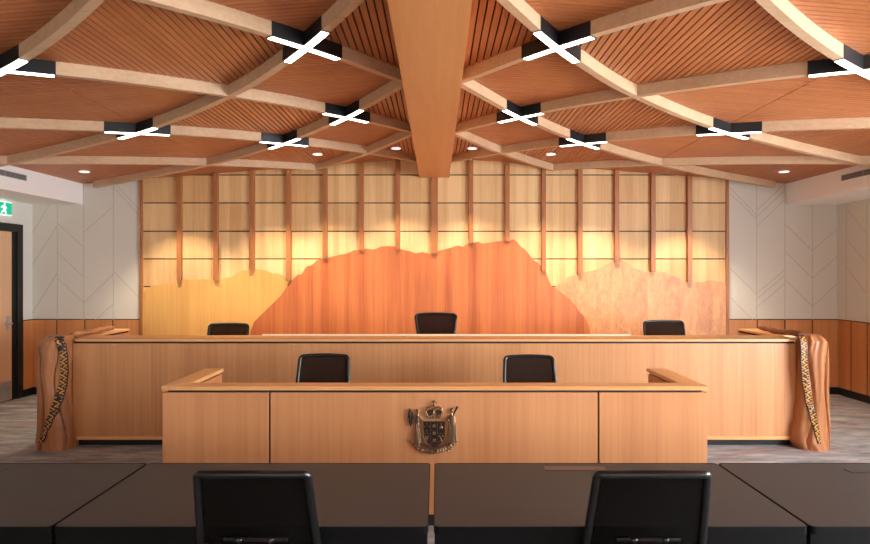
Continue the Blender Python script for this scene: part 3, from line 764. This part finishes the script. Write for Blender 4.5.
q = MB(); q.box(1.905, 2.3, 2.76, 2.81, TZ+.0005, TZ+.004); part('cable_flap', q, M['desk'], t4, bevel=.001)
q = MB(); q.box(-2.5, -2.02, 2.69, 2.83, TZ+.0005, TZ+.003); part('cable_flap', q, M['desk'], t1, bevel=.001)

# ------------------------------------------------------------------ chairs
GR = 'black mesh office chairs'
def back_outline(wt, wb, z0, z1, rt, n=8, lean=.13, bow=.02):
    """closed outline (x, y, z) of a backrest facing +y; leans towards -y with height"""
    pts = []
    def Y(x, z): f = (z-z0)/(z1-z0); return -lean*f - bow*(1-(2*x/wt)**2) - .02*math.sin(f*PI)*0
    ht, hb = wt/2, wb/2
    def corner(cx, cz, r_, a0, a1):
        return [(cx+r_*math.cos(a0+(a1-a0)*i/n), cz+r_*math.sin(a0+(a1-a0)*i/n)) for i in range(n+1)]
    P2 = corner(ht-rt, z1-rt, rt, 0, PI/2)+[((ht-rt)*(1-2*i/10), z1+.006*math.sin(PI*i/10)) for i in range(1, 10)]+corner(-ht+rt, z1-rt, rt, PI/2, PI)
    P2 += [(-ht+(-hb+ht)*i/8, z1-rt+(z0+.06-z1+rt)*i/8) for i in range(1, 8)]
    P2 += corner(-hb+.06, z0+.06, .06, PI, 1.5*PI)+[((-hb+.06)*(1-2*i/8), z0) for i in range(1, 8)]+corner(hb-.06, z0+.06, .06, 1.5*PI, 2*PI)
    P2 += [(hb+(ht-hb)*i/8, z0+.06+(z1-rt-z0-.06)*i/8) for i in range(1, 8)]
    return [(x, Y(x, z), z) for x, z in P2], Y
def make_chair(label, loc, rz, wt, wb, z1, rt=.05, fr=.013, lean=.13, z0=.52, thick=1.0):
    T = thing('office_chair', label, 'chair', (0, 0, 0), GR)
    out, Y = back_outline(wt, wb, z0, z1, rt, lean=lean)
    ctr = Vector((0, 0, (z0+z1)/2))
    B = lambda p: Vector((p[0], p[1]-.24, p[2]))
    # frame: an oval section swept round the outline
    rows = []; n = len(out)
    for i in range(n):
        p = B(out[i]); a = B(out[i-1]); c = B(out[(i+1) % n]); t = (c-a).normalized()
        u = t.cross(Vector((0, 1, 0))).normalized()
        rows.append([p-u*fr+u*(math.cos(k*PI/5)*fr*1.15)+Vector((0, 1, 0))*math.sin(k*PI/5)*fr*thick for k in range(10)])
    # keep outline outer edge on the measured width: offset inwards
    cc = B((0, Y(0, ctr.z), ctr.z))
    test = (rows[0][0]-cc).length
    rows2 = []
    for i in range(n):
        p = B(out[i]); a = B(out[i-1]); c = B(out[(i+1) % n]); t = (c-a).normalized(); u = t.cross(Vector((0, 1, 0))).normalized()
        if (p+u*.01-cc).length > (p-cc).length: u = -u
        rows2.append([p+u*fr+u*(math.cos(k*PI/5)*fr*1.15)+Vector((0, 1, 0))*math.sin(k*PI/5)*fr*thick for k in range(10)])
    rows2.append(rows2[0])
    q = MB(); q.quad_strip(rows2, True); q.build('backrest_frame', M['plastic'], T, smooth=True)
    # mesh: rings from the outline to the centre line
    q = MB(); NX = 14; NZ = 16; rr = []
    for j in range(NZ+1):
        f = j/NZ; z = z0+fr+(z1-z0-2*fr)*f
        hw = (wb+(wt-wb)*f)/2-fr*1.2
        dt = z1-z; 
        if dt < rt: hw -= rt-math.sqrt(max(0, rt*rt-(rt-dt)**2))
        db = z-z0
        if db < .06: hw -= .06-math.sqrt(max(0, .0036-(.06-db)**2))
        rr.append([(hw*(2*i/NX-1), Y(hw*(2*i/NX-1), z)-.24+.004, z) for i in range(NX+1)])
    q.quad_strip(rr); back_rows = [[(x, y-.004, z) for x, y, z in r_] for r_ in rr]; q.quad_strip(back_rows)
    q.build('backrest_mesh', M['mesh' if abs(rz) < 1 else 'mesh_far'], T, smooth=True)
    # lumbar bar behind the mesh with two knobs
    zl_ = z0+.205; yl = Y(0, zl_)-.24-.018
    q = MB(); q.tube([(-.11, yl+.008, zl_-.004), (-.05, yl, zl_), (.05, yl, zl_), (.11, yl+.008, zl_-.004)], .008, 8); q.ball((-.055, yl-.006, zl_), .014, .01, .010); q.ball((.055, yl-.006, zl_), .012, .01, .010)
    q.build('lumbar_bar', M['plastic'], T, smooth=True)
    q = MB(); q.tube([(0, -.22+.0, z0+.03), (0, -.275, z0-.03), (0, -.26, .44), (0, -.10, .41)], [.03, .032, .03, .03], 10); q.build('back_stem', M['plastic'], T, smooth=True)
    # seat
    q = MB(); rows = []
    for z, k in ((.425, .86), (.435, .97), (.46, 1.0), (.478, .97), (.486, .8), (.484, .4)):
        rows.append([((abs(math.cos(a))**.55)*math.copysign(1, math.cos(a))*.235*k, (abs(math.sin(a))**.55)*math.copysign(1, math.sin(a))*.225*k+.01, z) for a in [2*PI*i/36 for i in range(36)]])
    q.quad_strip(rows, True, True); q.build('seat', M['fabric'], T, smooth=True)
    q = MB(); q.box(-.09, .09, -.11, .11, .385, .43); q.build('seat_plate', M['plastic'], T, bevel=.01)
    q = MB(); q.lathe((0, 0, 0), [(.028, .09), (.028, .25), (.016, .252), (.016, .386)], 16); q.build('gas_lift', M['plastic'], T, smooth=True)
    for k in range(5):
        a = 2*PI*k/5+.3; u = Vector((math.cos(a), math.sin(a), 0))
        q = MB(); q.tube([u*.02+Vector((0, 0, .105)), u*.16+Vector((0, 0, .092)), u*.28+Vector((0, 0, .075))], [.024, .02, .015], 10); q.build('base_arm', M['plastic'], T, smooth=True)
        q = MB(); v = Vector((-u.y, u.x, 0)); p = u*.275+Vector((0, 0, .028))
        for sg in (-1, 1): q.tube([p+v*sg*.006, p+v*sg*.026], .028, 14)
        q.tube([p+Vector((0,0,.0)), p+Vector((0, 0, .045))], .007, 8)
        q.build('caster', M['plastic'], T, smooth=True)
    T.location = loc; T.rotation_euler = (0, 0, rz)
    return T
# near chairs seen from behind
make_chair('large black chair seen from behind at the near left table', (-.632, 2.42, 0), 0, .405, .452, .977, rt=.03, fr=.013, lean=.13, thick=1.3)
make_chair('large black chair seen from behind at the near right table', (.737, 2.42, 0), 0, .405, .452, .977, rt=.03, fr=.013, lean=.13, thick=1.3)
# clerks' chairs facing the camera
def far_chair(label, px0, px1, ptop, d, wt, wb, base, rt=.045, lean=.12):
    x = ((px0+px1)/2-437)/600*d; z1 = EYE+(273-ptop)/600*d-base
    # the top of a leaning back lies at loc.y + .24 + lean when turned round
    make_chair(label, (x, d-.24-lean, base), PI, wt, wb, z1, rt=rt, lean=lean)
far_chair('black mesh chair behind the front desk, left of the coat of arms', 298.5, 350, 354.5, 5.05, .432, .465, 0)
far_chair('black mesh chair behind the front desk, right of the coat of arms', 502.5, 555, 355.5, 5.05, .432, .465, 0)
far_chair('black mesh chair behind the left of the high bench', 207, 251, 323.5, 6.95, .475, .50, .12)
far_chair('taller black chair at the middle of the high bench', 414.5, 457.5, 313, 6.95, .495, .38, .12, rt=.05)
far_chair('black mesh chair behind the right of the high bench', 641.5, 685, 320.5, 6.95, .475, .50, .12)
